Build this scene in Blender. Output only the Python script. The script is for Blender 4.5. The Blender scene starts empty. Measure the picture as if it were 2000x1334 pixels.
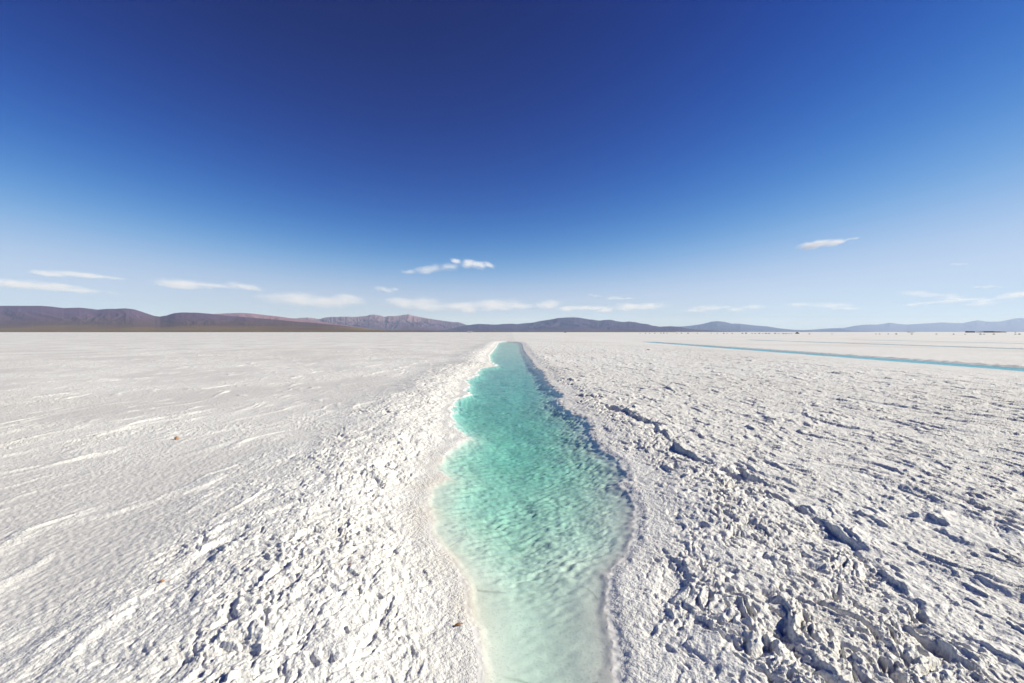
import bpy, math, random
import numpy as np
R = math.radians
sc = bpy.context.scene
C = sc.collection
rng = random.Random(7)

# ------------------------------------------------------------------ camera
F = 889.0            # focal length in photo pixels (photo 2000 wide)
H = 1.5              # eye height above the water
HY = 648.3           # horizon row in the photo
cam = bpy.data.cameras.new('camera')
co = bpy.data.objects.new('camera', cam)
C.objects.link(co)
cam.sensor_width = 36.0
cam.lens = 36.0 * F / 2000.0
cam.shift_y = -(667.0 - HY) / 2000.0
cam.clip_start = 0.05
cam.clip_end = 300000.0
co.location = (0, 0, H)
co.rotation_euler = (R(90), 0, 0)
sc.camera = co

# ------------------------------------------------------------------ sky, sun, exposure
SUN_AZ = 88.0        # degrees to the right of the view direction
SUN_EL = 29.0
sdir = np.array([math.sin(R(SUN_AZ)) * math.cos(R(SUN_EL)), math.cos(R(SUN_AZ)) * math.cos(R(SUN_EL)), math.sin(R(SUN_EL))])
w = bpy.data.worlds.new('World')
sc.world = w
w.use_nodes = True
wn = w.node_tree
bg = wn.nodes['Background']
sky = wn.nodes.new('ShaderNodeTexSky')
sky.sky_type = 'NISHITA'
sky.sun_disc = False
sky.sun_elevation = R(SUN_EL)
sky.sun_rotation = R(SUN_AZ)
sky.altitude = 3400.0
sky.air_density = 1.0
sky.dust_density = 0.3
sky.ozone_density = 4.0
# high-altitude sky: deeper contrast between the dark upper sky and the pale horizon, per channel
def vmath(op, a, b=None):
    n = wn.nodes.new('ShaderNodeVectorMath')
    n.operation = op
    for i, v in enumerate((a, b)):
        if v is None: continue
        if isinstance(v, tuple): n.inputs[i].default_value = v
        else: wn.links.new(v, n.inputs[i])
    return n.outputs[0]
K = 0.08 * 2 ** 0.25
x_ = vmath('MULTIPLY', sky.outputs[0], (K, K, K))
sp_ = wn.nodes.new('ShaderNodeSeparateXYZ'); wn.links.new(x_, sp_.inputs[0])
cb_ = wn.nodes.new('ShaderNodeCombineXYZ')
for i, (g_, p_) in enumerate(((2800.0, 4.924), (66.0, 3.558), (14.8, 2.79))):
    pw = wn.nodes.new('ShaderNodeMath'); pw.operation = 'POWER'; wn.links.new(sp_.outputs[i], pw.inputs[0]); pw.inputs[1].default_value = p_
    ml = wn.nodes.new('ShaderNodeMath'); ml.operation = 'MULTIPLY'; wn.links.new(pw.outputs[0], ml.inputs[0]); ml.inputs[1].default_value = g_
    wn.links.new(ml.outputs[0], cb_.inputs[i])
den = vmath('ADD', vmath('MULTIPLY', cb_.outputs[0], (1 / 0.533, 1 / 0.716, 1 / 0.965)), (1.0, 1.0, 1.0))
K2 = 1 / (0.1 * 2 ** 0.33)
wn.links.new(vmath('MULTIPLY', vmath('DIVIDE', cb_.outputs[0], den), (K2, K2, K2)), bg.inputs[0])
bg.inputs[1].default_value = 0.10
sl = bpy.data.lights.new('sun', 'SUN')
sl.energy = 5.0
sl.angle = R(0.5)
sl.color = (0.985, 0.935, 0.785)
so = bpy.data.objects.new('sun', sl)
C.objects.link(so)
from mathutils import Vector
so.rotation_euler = Vector([float(v) for v in sdir]).to_track_quat('Z', 'Y').to_euler()
so.location = (40, 0, 30)
vs = sc.view_settings
vs.view_transform = 'Standard'
vs.look = 'None'
vs.exposure = 0.33
vs.gamma = 1.0
vs.use_curve_mapping = False
cy = sc.cycles
cy.max_bounces = 12
cy.diffuse_bounces = 1
cy.glossy_bounces = 4
cy.transmission_bounces = 6
cy.volume_bounces = 6
cy.transparent_max_bounces = 16
cy.use_denoising = True
cy.volume_max_steps = 256

# ------------------------------------------------------------------ noise helpers
def hsh(ix, iy, seed):
    with np.errstate(over='ignore'):
        h = ix.astype(np.uint32) * np.uint32(374761393) + iy.astype(np.uint32) * np.uint32(668265263) + np.uint32(seed * 2246822519 % 4294967296)
        h = (h ^ (h >> np.uint32(13))) * np.uint32(1274126177)
        h = h ^ (h >> np.uint32(16))
    return h

def gn(x, y, seed=0):
    """gradient noise, about -1..1"""
    x0 = np.floor(x); y0 = np.floor(y)
    fx = (x - x0).astype(np.float32); fy = (y - y0).astype(np.float32)
    ix = x0.astype(np.int64); iy = y0.astype(np.int64)
    u = fx * fx * fx * (fx * (fx * 6 - 15) + 10)
    v = fy * fy * fy * (fy * (fy * 6 - 15) + 10)
    def g(dx, dy):
        a = hsh(ix + dx, iy + dy, seed).astype(np.float32) * np.float32(2 * math.pi / 4294967296.0)
        return np.cos(a) * (fx - dx) + np.sin(a) * (fy - dy)
    a = g(0, 0); b = g(1, 0); c = g(0, 1); d = g(1, 1)
    return ((a + (b - a) * u) + ((c + (d - c) * u) - (a + (b - a) * u)) * v) * np.float32(1.5)

def fbm(x, y, seed, octs=4, gain=0.5, lac=2.03):
    s = 0; a = 1.0; t = 0
    for k in range(octs):
        s = s + a * gn(x, y, seed + k * 17); t += a
        x = x * lac + 13.7; y = y * lac - 7.3; a *= gain
    return s / t

def cells(x, y, seed):
    """distance to the nearest feature point (0..~1) and that cell's random value"""
    x0 = np.floor(x); y0 = np.floor(y)
    fx = (x - x0).astype(np.float32); fy = (y - y0).astype(np.float32)
    ix = x0.astype(np.int64); iy = y0.astype(np.int64)
    best = np.full(x.shape, 9.0, np.float32); val = np.zeros(x.shape, np.float32)
    for dx in (-1, 0, 1):
        for dy in (-1, 0, 1):
            h = hsh(ix + dx, iy + dy, seed)
            px = dx + (h & np.uint32(1023)).astype(np.float32) / 1023 - fx
            py = dy + ((h >> np.uint32(10)) & np.uint32(1023)).astype(np.float32) / 1023 - fy
            d = px * px + py * py
            m = d < best
            best = np.where(m, d, best)
            val = np.where(m, (h >> np.uint32(20)).astype(np.float32) / 4095, val)
    return np.sqrt(best), val

def ss(a, b, x):
    t = np.clip((x - a) / (b - a), 0, 1)
    return t * t * (3 - 2 * t)

def unproj(px, py):
    Y = F * H / (py - HY)
    return ((px - 1000.0) / F * Y, Y)

# ------------------------------------------------------------------ material helpers
def new_mat(name):
    m = bpy.data.materials.new(name)
    m.use_nodes = True
    nt = m.node_tree
    return m, nt, nt.nodes['Principled BSDF']

def nd(nt, typ, **kw):
    n = nt.nodes.new(typ)
    for k, v in kw.items():
        setattr(n, k, v)
    return n

def noise_col(name, c1, c2, scale, rough=0.9, detail=6, bump=0.0, bdist=0.02, p0=0.35, p1=0.65, stretch=(1, 1, 1)):
    m, nt, b = new_mat(name)
    tc = nd(nt, 'ShaderNodeTexCoord')
    mp = nd(nt, 'ShaderNodeMapping')
    mp.inputs['Scale'].default_value = stretch
    nt.links.new(tc.outputs['Object'], mp.inputs[0])
    n = nd(nt, 'ShaderNodeTexNoise')
    n.inputs['Scale'].default_value = scale
    n.inputs['Detail'].default_value = detail
    nt.links.new(mp.outputs[0], n.inputs['Vector'])
    r = nd(nt, 'ShaderNodeValToRGB')
    r.color_ramp.elements[0].position = p0; r.color_ramp.elements[0].color = (*c1, 1)
    r.color_ramp.elements[1].position = p1; r.color_ramp.elements[1].color = (*c2, 1)
    nt.links.new(n.outputs[0], r.inputs[0])
    nt.links.new(r.outputs[0], b.inputs['Base Color'])
    b.inputs['Roughness'].default_value = rough
    if bump:
        bp = nd(nt, 'ShaderNodeBump')
        bp.inputs['Strength'].default_value = bump; bp.inputs['Distance'].default_value = bdist
        nt.links.new(n.outputs[0], bp.inputs['Height'])
        nt.links.new(bp.outputs[0], b.inputs['Normal'])
    return m

# ------------------------------------------------------------------ object helpers
def grid_mesh(name, X, Y, Z, mat, smooth=True, attrs=None, mask=None):
    nr, nc = X.shape
    me = bpy.data.meshes.new(name)
    n = nr * nc
    idx = np.arange(n, dtype=np.int32).reshape(nr, nc)
    q = np.stack([idx[:-1, :-1], idx[:-1, 1:], idx[1:, 1:], idx[1:, :-1]], -1).reshape(-1, 4)
    co_ = np.stack([X, Y, Z], -1).astype(np.float32).reshape(-1, 3)
    if mask is not None:
        keep = mask.reshape(-1)
        q = q[keep]
        used = np.zeros(n, bool); used[q.reshape(-1)] = True
        remap = np.cumsum(used) - 1
        q = remap[q].astype(np.int32)
        co_ = co_[used]
        n = co_.shape[0]
        if attrs:
            attrs = {k: v.reshape(-1)[used] for k, v in attrs.items()}
    me.vertices.add(n)
    me.vertices.foreach_set('co', co_.reshape(-1))
    me.loops.add(q.size)
    me.loops.foreach_set('vertex_index', q.astype(np.int32).reshape(-1))
    me.polygons.add(q.shape[0])
    me.polygons.foreach_set('loop_start', np.arange(0, q.size, 4, dtype=np.int32))
    me.polygons.foreach_set('loop_total', np.full(q.shape[0], 4, np.int32))
    me.update(calc_edges=True)
    if smooth:
        me.polygons.foreach_set('use_smooth', np.ones(q.shape[0], bool))
    for k, v in (attrs or {}).items():
        a = me.attributes.new(k, 'FLOAT', 'POINT')
        a.data.foreach_set('value', np.asarray(v, np.float32).reshape(-1))
    me.materials.append(mat)
    o = bpy.data.objects.new(name, me)
    C.objects.link(o)
    return o

def raw_mesh(name, verts, faces, mat, parent=None, loc=(0, 0, 0), smooth=False):
    me = bpy.data.meshes.new(name)
    me.from_pydata(verts, [], faces)
    if smooth:
        me.polygons.foreach_set('use_smooth', [True] * len(me.polygons))
    me.update()
    me.materials.append(mat)
    o = bpy.data.objects.new(name, me)
    o.location = loc
    C.objects.link(o)
    if parent:
        o.parent = parent
    return o

def tag(o, label=None, cat=None, group=None, kind=None):
    if label: o['label'] = label
    if cat: o['category'] = cat
    if group: o['group'] = group
    if kind: o['kind'] = kind
    return o

def empty(name, loc, rz=0):
    o = bpy.data.objects.new(name, None)
    o.location = loc
    o.rotation_euler = (0, 0, rz)
    C.objects.link(o)
    return o

# ------------------------------------------------------------------ the pool outline (traced, laid on the water level)
LEFT = [(990,667.6),(980,668.2),(974,669.5),(968,680),(960,689),(955,695),(958,700),(955,704),(962,709),(974,714),(940,719),(933,726),(932,733),(911,743),
        (917,752),(911,764),(920,770),(894,779),(890,788),(884,802),(883,820),(889,835),(905,846),(914,857),(895,868),(868,889),
        (852,908),(860,922),(868,935),(852,951),(843,962),(838,988),(840,1013),(853,1053),(876,1080),(900,1111),(918,1151),
        (924,1195),(931,1231),(945,1285),(950,1334),(958,1480),(985,1700)]
RIGHT = [(1004,667.9),(1013,668.8),(1018,671),(1022,685),(1036,703),(1045,718),(1061,727),(1064,739),(1075,754),(1100,772),(1085,782),(1099,796),(1120,809),
         (1144,817),(1153,832),(1145,844),(1156,856),(1180,883),(1198,895),(1211,904),(1226,922),(1210,946),(1233,970),(1240,995),
         (1237,1031),(1222,1075),(1195,1112),(1182,1158),(1182,1195),(1193,1249),(1197,1303),(1193,1334),(1170,1480),(1080,1700)]
poly = [unproj(*p) for p in LEFT] + [unproj(*p) for p in RIGHT[::-1]]
poly = np.array(poly, np.float64)

def poly_sdf(px, py, P):
    """signed distance to polygon, positive outside (flat arrays)"""
    d = np.full(px.shape, 1e9); ins = np.zeros(px.shape, bool)
    n = len(P)
    for i in range(n):
        ax, ay = P[i]; bx, by = P[(i + 1) % n]
        ex, ey = bx - ax, by - ay
        wx, wy = px - ax, py - ay
        t = np.clip((wx * ex + wy * ey) / (ex * ex + ey * ey + 1e-12), 0, 1)
        d = np.minimum(d, (wx - ex * t) ** 2 + (wy - ey * t) ** 2)
        c = ((ay > py) != (by > py))
        xi = ax + (py - ay) / ((by - ay) if abs(by - ay) > 1e-9 else 1e-9) * ex
        ins ^= c & (px < xi)
    d = np.sqrt(d)
    return np.where(ins, -d, d)

# edge of the crust to the right of the pool: the shaded step
STEP = np.array([unproj(*p) for p in [(1035,690),(1062,712),(1100,740),(1150,775),(1175,790),(1240,815),(1262,838),(1305,860),(1312,890),(1370,912),
                                      (1450,935),(1520,985),(1600,1035),(1665,1080),(1740,1180),(1850,1300),(1990,1450)]])
STEP = STEP[np.argsort(STEP[:, 1])]

# the other channels further right: (x left, x right, y near, y far)
CHAN = [(19.35, 21.3, 5.0, 69.0), (43.6, 45.2, 14.0, 86.0), (66.0, 67.5, 25.0, 90.0)]

def chan_sdf(X, Y, c):
    wob = 0.16 * gn(Y * 0.55, X * 0 + c[0], 91) + 0.07 * gn(Y * 2.1, X * 0 + c[0], 92) + 0.25 * gn(Y * 0.12, X * 0 + c[0], 93)
    cx = 0.5 * (c[0] + c[1]) + 0.05 * wob; hw = 0.5 * (c[1] - c[0]) + wob * 0.7
    cyy = 0.5 * (c[2] + c[3]); hy = 0.5 * (c[3] - c[2])
    return np.maximum(np.abs(X - cx) - hw, np.abs(Y - cyy) - hy)

def terrain(X, Y):
    """height above the water level, plus surface attributes"""
    sh = X.shape
    X = X.astype(np.float64); Y = Y.astype(np.float64)
    # --- distance to the pool
    s = np.full(sh, 9.0)
    near = (np.abs(X) < 9) & (Y < 80) & (Y > 0.2)
    s[near] = poly_sdf(X[near], Y[near], poly)
    js = np.clip(Y * 0.10, 0.2, 1.0)
    s = s + js * (0.16 * fbm(X * 3.1, Y * 3.1, 5, 4) + 0.05 * gn(X * 14, Y * 14, 6))
    right = X > 0.25
    so_ = np.maximum(s, 0)
    # --- crust step right of the pool
    xs = np.interp(Y, STEP[:, 1], STEP[:, 0])
    jy = np.clip(Y * 0.12, 0.35, 1.5)
    dstep = X - xs + jy * (0.22 * gn(X * 1.3, Y * 0.9, 11) + 0.15 * gn(X * 4, Y * 3.1, 12) + 0.07 * gn(X * 13, Y * 11, 13) + 0.03 * gn(X * 31, Y * 27, 14))
    # --- fade of detail with distance
    det = np.clip(1.2 - Y / 60.0, 0.0, 1.0)
    wx = X + 0.45 * fbm(X * 0.5, Y * 0.35, 21, 3) + 0.10 * gn(X * 2.1, Y * 1.3, 22)
    wy = Y + 0.5 * fbm(X * 0.45 + 9, Y * 0.4, 23, 3)
    # --- broad undulation
    base = 0.025 * fbm(X * 0.22, Y * 0.13, 31, 3) * (0.3 + 0.7 * det)
    # ---------------- left plain: low white ridges along the flow, smooth grey pans between
    ang = 0.18
    lx = wx * math.cos(ang) - wy * math.sin(ang); ly = wx * math.sin(ang) + wy * math.cos(ang)
    lw = lx + 0.30 * gn(X * 0.8, Y * 0.55, 46) + 0.10 * gn(X * 2.6, Y * 1.7, 47)
    r1 = 1 - np.abs(gn(lw * 0.85, ly * 0.26, 41)); r2 = 1 - np.abs(gn(lw * 2.1 + 5, ly * 0.5, 42))
    pan = ss(-0.25, 0.35, fbm(X * 0.35, Y * 0.22, 43, 3))
    on = ss(-0.30, 0.30, fbm(X * 0.8, Y * 0.55, 45, 3)); on2 = ss(-0.25, 0.35, fbm(X * 1.3 + 4, Y * 0.9, 48, 3))
    brk = ss(-0.35, 0.25, fbm(lw * 4.5, ly * 1.3, 49, 3))
    on = on * brk; on2 = on2 * brk
    ridge = np.maximum(on * ss(0.80, 0.97, r1), on2 * ss(0.78, 0.97, r2) * 0.8)
    hl = on * 0.022 * ss(0.84, 1.0, r1) + on2 * 0.014 * ss(0.82, 1.0, r2) + 0.007 * fbm(lw * 6, ly * 2.6, 44, 4, 0.6)
    # ---------------- right plain: broken plates whose edges face the pool
    ang = -0.10
    rx = wx * math.cos(ang) - wy * math.sin(ang); ry = wx * math.sin(ang) + wy * math.cos(ang)
    def plates(fr, seed, warp):
        ph = rx * fr + warp * gn(rx * fr * 0.8, ry * fr * 0.35, seed) + 0.25 * gn(rx * fr * 3, ry * fr * 1.6, seed + 1)
        f = ph - np.floor(ph)
        row = np.floor(ph)
        on = ss(0.0, 0.35, gn(ry * fr * 0.55 + row * 3.7, row * 7.3, seed + 2) + 0.15 * gn(rx * 6, ry * 6, seed + 3))
        return (ss(0.0, 0.10, f) * (1 - f)) * on
    hr = 0.026 * plates(0.8, 51, 1.0) + 0.024 * plates(2.1, 57, 0.9) + 0.018 * plates(4.7, 63, 0.9) + 0.014 * plates(9.5, 66, 0.9) + 0.008 * plates(19.0, 68, 0.9) + 0.010 * fbm(rx * 7, ry * 2.4, 69, 3)
    # ---------------- banks (spoil heaped beside the pool)
    bl = ss(2.1, 0.9, so_ + 0.5 * fbm(X * 0.9, Y * 0.6, 71, 3)) * (~right)
    br = ss(0.10, -0.35, dstep) * right
    bank = np.clip(bl + br, 0, 1)
    rough = ss(-0.18, 0.32, fbm(X * 1.35, Y * 0.8, 73, 4))          # crumbly areas against smooth crust
    kx = X + 0.07 * gn(X * 5, Y * 4, 75) + 0.02 * gn(X * 17, Y * 15, 77); ky = Y + 0.09 * gn(X * 5 + 4, Y * 4, 76) + 0.02 * gn(X * 17 + 3, Y * 15, 78)
    c1, v1 = cells(kx * 9.0, ky * 5.5, 81)
    c2, v2 = cells(kx * 23 + 3, ky * 15, 82)
    c3, v3 = cells(kx * 52 + 1, ky * 40, 83)
    clus = ss(0.0, 0.45, fbm(kx * 1.9, ky * 0.95, 79, 3))           # where blocks were thrown up
    fine = fbm(kx * 30, ky * 22, 86, 4, 0.7)
    hollow = ss(0.18, 0.52, gn(kx * 3.4, ky * 1.7, 88)); hol2 = ss(0.20, 0.50, gn(kx * 11, ky * 7.0, 99)); hol3 = ss(0.20, 0.50, gn(kx * 24, ky * 17, 109))
    lump = 0.045 * fbm(X * 1.6, Y * 0.9, 85, 3) + 0.012 * gn(kx * 6, ky * 3.4, 84)
    big = 0.032 * (1 - np.minimum(c1, 1)) * (v1 > 0.72) * clus
    mid = 0.022 * (1 - np.minimum(c2, 1)) * (v2 > 0.45) * (0.15 + 0.85 * clus)
    sml = 0.020 * (1 - np.minimum(c3, 1)) * v3
    hb_l = lump * 0.8 + big * 0.42 + mid * 0.45 + (sml * 0.55 + 0.013 * fine) * (0.22 + 0.78 * rough) - (0.045 * hollow * clus + 0.022 * hol2 * rough + 0.013 * hol3)
    hb_r = lump * 0.65 + big * 0.4 + mid * 0.5 + (sml * 0.85 + 0.021 * fine) * (0.32 + 0.68 * rough) - (0.055 * hollow * clus + 0.030 * hol2 * (0.25 + 0.75 * rough) + 0.026 * hol3 * (0.5 + 0.5 * rough))
    # crumbs everywhere, weaker on the plains
    crumb = 0.012 * (1 - np.minimum(c2, 1)) * v2 + 0.008 * (1 - np.minimum(c3, 1)) * v3 + 0.008 * fbm(rx * 26, ry * 13, 100, 3, 0.65)
    left_h = 0.050 + base + hl + crumb * (0.20 + 0.80 * ss(0.1, 0.8, rough)) * (0.12 + 0.88 * (1 - pan))
    dc = np.minimum(np.minimum(np.abs(X - 19.0), np.abs(X - 43.4)), np.abs(X - 65.8))
    right_h = (0.072 + base + hr) * (0.35 + 0.65 * ss(0.3, 7.0, dc) * ss(26, 12, X)) + crumb * (0.5 + 0.5 * rough)
    # thickness of the crust edge varies along its length
    stp = 0.006 + 0 * X
    for (yc, yw, am) in ((2.05, 0.16, 0.040), (3.22, 0.22, 0.060), (3.62, 0.07, 0.03), (2.55, 0.12, 0.025), (3.95, 0.10, 0.03), (4.95, 0.12, 0.03), (8.8, 0.3, 0.03), (4.45, 0.20, 0.045), (5.45, 0.25, 0.036), (6.4, 0.15, 0.02), (7.7, 0.5, 0.055), (10.3, 0.5, 0.05), (13, 0.8, 0.03), (18, 1.2, 0.03)):
        stp = stp + am * np.exp(-((Y - yc) / yw) ** 2)
    stp = stp * (0.75 + 0.7 * gn(kx * 5.0, ky * 4.0, 95)) + 0.02 * gn(kx * 12, ky * 10, 96)
    stp = np.clip(stp, 0.0, 0.09)
    lip = 0.5 * stp * np.exp(-np.maximum(dstep, 0) / 0.35) * (dstep > 0)
    trough = -stp * np.exp(-np.maximum(-dstep, 0) / 0.20) * (dstep <= 0)
    bank_l = 0.075 * ss(0.0, 0.75, so_) * ss(2.4, 0.9, so_)
    hL = left_h * ss(0, 1.2, so_) + bank_l + hb_l * bl * ss(0.02, 0.55, so_)
    hR = (right_h + lip) * ss(-0.03, 0.03, dstep) + (0.084 + base + trough + hb_r * ss(0.0, 0.22, so_)) * (1 - ss(-0.03, 0.03, dstep))
    hR = hR * (0.25 * ss(0.0, 0.10, so_) + 0.75 * ss(0.05, 0.75, so_))
    mixr = ss(0.0, 0.5, X)
    h = hL * (1 - mixr) + hR * mixr
    h = np.where(right & (Y < 70), hR, h)
    h = np.where((~right) & (Y < 70), hL, h)
    # near shore: low salt lip with wet fringe
    h = h + (0.006 + 0.014 * ss(4.5, 7.0, Y)) * ss(0, 0.05, so_) * ss(0.25, 0.05, so_) * np.clip(0.45 + 1.2 * gn(X * 3, Y * 2.4, 97), 0, 1.4) * (~right) + 0.004 * gn(X * 30, Y * 30, 98) * (s > -0.02)
    h = np.where(s > 0, np.maximum(h, 0.006 * ss(0, 0.08, so_) + 0.02 * ss(0.1, 0.5, so_)), h)
    # --- pool bed
    depth = 0.032 + 0.072 * ss(2.0, 3.9, Y) + 0.075 * ss(3.2, 6.5, Y)
    si = np.maximum(-s, 0)
    wid = 0.14 + 0.36 * ss(0.3, -0.4, X) * ss(9, 4, Y) + 0.22 * ss(0.0, 0.4, X) * ss(16, 6, Y) 
    wid = wid * (0.50 + 0.50 * ss(2.0, 3.6, Y))
    prof = 1 - np.exp(-si / wid)
    bed = -depth * prof - 0.005 * ss(0, 0.05, si)
    bu = 0.93 * Y - 0.37 * X + 0.03 * gn(X * 4, Y * 4, 107); bv = 0.93 * X + 0.37 * Y
    bamp = (0.45 + 0.55 * ss(2.2, 3.4, Y)) * (0.45 + 0.55 * ss(-0.3, 0.3, gn(X * 2.1, Y * 1.6, 112)))
    bedn = 0.034 * fbm(X * 1.5, Y * 0.9, 101, 4) + bamp * (0.0062 * np.sin(2 * math.pi * (bu / 0.10 + 1.1 * gn(X * 2.0, Y * 1.4, 203) + 0.5 * gn(X * 5, Y * 5, 204)))
            + 0.0120 * gn(bv * 7, bu * 15, 108) + 0.0100 * gn(bv * 15, bu * 30, 110)) + 0.0030 * gn(bv * 30, bu * 45, 114) * ss(2.4, 3.0, Y)
    bed = bed + bedn * ss(0.02, 0.25, si) * (0.42 + 0.58 * ss(2.1, 3.4, Y))
    h = np.where(s < 0, np.minimum(bed, -0.0005), h)
    # --- the other channels
    wet = np.zeros(sh)
    for c in CHAN:
        m = (X > c[0] - 4) & (X < c[1] + 4) & (Y > c[2] - 3) & (Y < c[3] + 3)
        if not m.any():
            continue
        q = chan_sdf(X[m], Y[m], c) + 0.05 * gn(X[m] * 4, Y[m] * 4, 111)
        qq = np.maximum(q, 0)
        rgt = X[m] > 0.5 * (c[0] + c[1])
        bk = np.where(rgt, 0.022 + 0.015 * gn(Y[m] * 1.3, X[m] * 0, 113) + 0.03 * gn(Y[m] * 4.1, X[m] * 2, 115), 0.0)
        out = h[m] * ss(0, np.where(rgt, 0.35, 2.5), qq) + bk * ss(0.02, 0.28, qq) * ss(2.2, 0.5, qq)
        inn = -0.032 * (1 - np.exp(np.minimum(q, 0) / 0.16)) - 0.006
        h[m] = np.where(q > 0, np.maximum(out, 0.01 * ss(0, .05, qq)), inn)
    # --- attributes
    beige = ss(0.30, 0.02, np.abs(s - 0.03)) * (~right) * ss(8.5, 3.5, Y) * ss(1.6, 2.4, Y) * (0.35 + 0.65 * ss(-0.3, 0.3, gn(X * 3, Y * 2, 121)))
    grey = pan * (1 - np.clip(bl * 1.2, 0, 1)) * (X < 0) * (1 - ridge)
    dirt = ss(0.25, 0.6, fbm(X * 1.7, Y * 1.3, 123, 3)) * (np.exp(-np.abs(dstep + 0.08) / 0.25) * right + 0.15) * (s > 0.2)
    crack = ss(0.045, 0.0, np.abs(gn(X * 2.3 + 0.5 * gn(X * 3, Y * 3, 131), Y * 1.5, 132))) * ss(-0.1, 0.2, gn(X * 1.4, Y * 1.1, 133)) * (s < -0.05) * ss(4.2, 3.2, Y)
    dp = np.maximum(-h, 0)
    return h, s, beige, grey, dirt, crack, dp

# ------------------------------------------------------------------ ground sheet
YC = 1.0
def rows():
    ys = [-0.9, -0.6, -0.3, 0.0, 0.3, 0.55, 0.8, 0.95, 1.08, 1.18, 1.26]
    y = 1.3
    while y < 60000:
        ys.append(y)
        d1 = y * y * 0.00115
        d2 = 0.0032 * y if y < 45 else (0.0032 + (y - 45) * 0.00012) * y
        d2 = min(d2, 0.12 * y)
        y += min(d1, d2)
    ys.append(60000.0)
    return np.array(ys)
def cols():
    dt = 0.00155
    half = list(np.arange(dt / 2, 1.18, dt))
    t = half[-1]; d = dt
    while t < 9:
        d = min(d * 1.06, 0.25)
        t += d
        half.append(t)
    half = np.array(half)
    return np.concatenate([-half[::-1], half])
ry = rows(); tx = cols()
GX = tx[None, :] * (ry[:, None] + YC); GY = np.repeat(ry[:, None], len(tx), 1)
h, s, beige, grey, dirt, crack, dp = terrain(GX, GY)
print('ground grid', GX.shape, GX.size)

m, nt, b = new_mat('salt_crust')
L = nt.links.new
geo = nd(nt, 'ShaderNodeNewGeometry')
def attr(k):
    a = nd(nt, 'ShaderNodeAttribute'); a.attribute_name = k
    return a.outputs['Fac']
def mixc(fac, a, bcol):
    n = nd(nt, 'ShaderNodeMix', data_type='RGBA')
    if isinstance(fac, float): n.inputs[0].default_value = fac
    else: L(fac, n.inputs[0])
    for sock, v in ((n.inputs[6], a), (n.inputs[7], bcol)):
        if isinstance(v, tuple): sock.default_value = (*v, 1)
        else: L(v, sock)
    return n.outputs[2]
n1 = nd(nt, 'ShaderNodeTexNoise'); n1.inputs['Scale'].default_value = 1.6; n1.inputs['Detail'].default_value = 8
n2 = nd(nt, 'ShaderNodeTexNoise'); n2.inputs['Scale'].default_value = 70; n2.inputs['Detail'].default_value = 6
n3 = nd(nt, 'ShaderNodeTexNoise'); n3.inputs['Scale'].default_value = 0.09; n3.inputs['Detail'].default_value = 5
for n in (n1, n2, n3): L(geo.outputs['Position'], n.inputs['Vector'])
def ramp(sock, p0, p1):
    r = nd(nt, 'ShaderNodeMapRange'); r.interpolation_type = 'SMOOTHSTEP'
    r.inputs[1].default_value = p0; r.inputs[2].default_value = p1
    L(sock, r.inputs[0]); return r.outputs[0]
col = mixc(ramp(n1.outputs[0], 0.35, 0.65), (0.785, 0.772, 0.735), (0.845, 0.834, 0.80))
col = mixc(ramp(n2.outputs[0], 0.52, 0.72), col, (0.66, 0.645, 0.62))
col = mixc(ramp(n3.outputs[0], 0.40, 0.70), col, (0.72, 0.70, 0.66))
def mul(a, k):
    n = nd(nt, 'ShaderNodeMath', operation='MULTIPLY'); L(a, n.inputs[0])
    if isinstance(k, float): n.inputs[1].default_value = k
    else: L(k, n.inputs[1])
    return n.outputs[0]
col = mixc(mul(attr('grey'), 0.85), col, (0.63, 0.612, 0.59))
col = mixc(mul(attr('beige'), 0.40), col, (0.70, 0.63, 0.52))
col = mixc(mul(attr('dirt'), 0.18), col, (0.50, 0.42, 0.33))
col = mixc(mul(attr('crack'), 0.55), col, (0.28, 0.27, 0.22))
L(col, b.inputs['Base Color'])
b.inputs['Roughness'].default_value = 0.85
b.inputs['Specular IOR Level'].default_value = 0.25
bp = nd(nt, 'ShaderNodeBump'); bp.inputs['Strength'].default_value = 0.85; bp.inputs['Distance'].default_value = 0.014
bs = nd(nt, 'ShaderNodeMapRange'); mxa = nd(nt, 'ShaderNodeMath', operation='MULTIPLY_ADD', use_clamp=True); L(attr('grey'), mxa.inputs[0]); mxa.inputs[1].default_value = 0.7; L(attr('under'), mxa.inputs[2]); L(mxa.outputs[0], bs.inputs[0]); bs.inputs[3].default_value = 0.85; bs.inputs[4].default_value = 0.10; L(bs.outputs[0], bp.inputs['Strength'])
L(n2.outputs[0], bp.inputs['Height']); L(bp.outputs[0], b.inputs['Normal'])
SALT = m
ground = grid_mesh('salt_flat', GX, GY, h, SALT, smooth=False, attrs={'beige': beige, 'grey': grey, 'dirt': dirt, 'crack': crack, 'under': (s < 0.03) * 1.0})
tag(ground, kind='structure')

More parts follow.
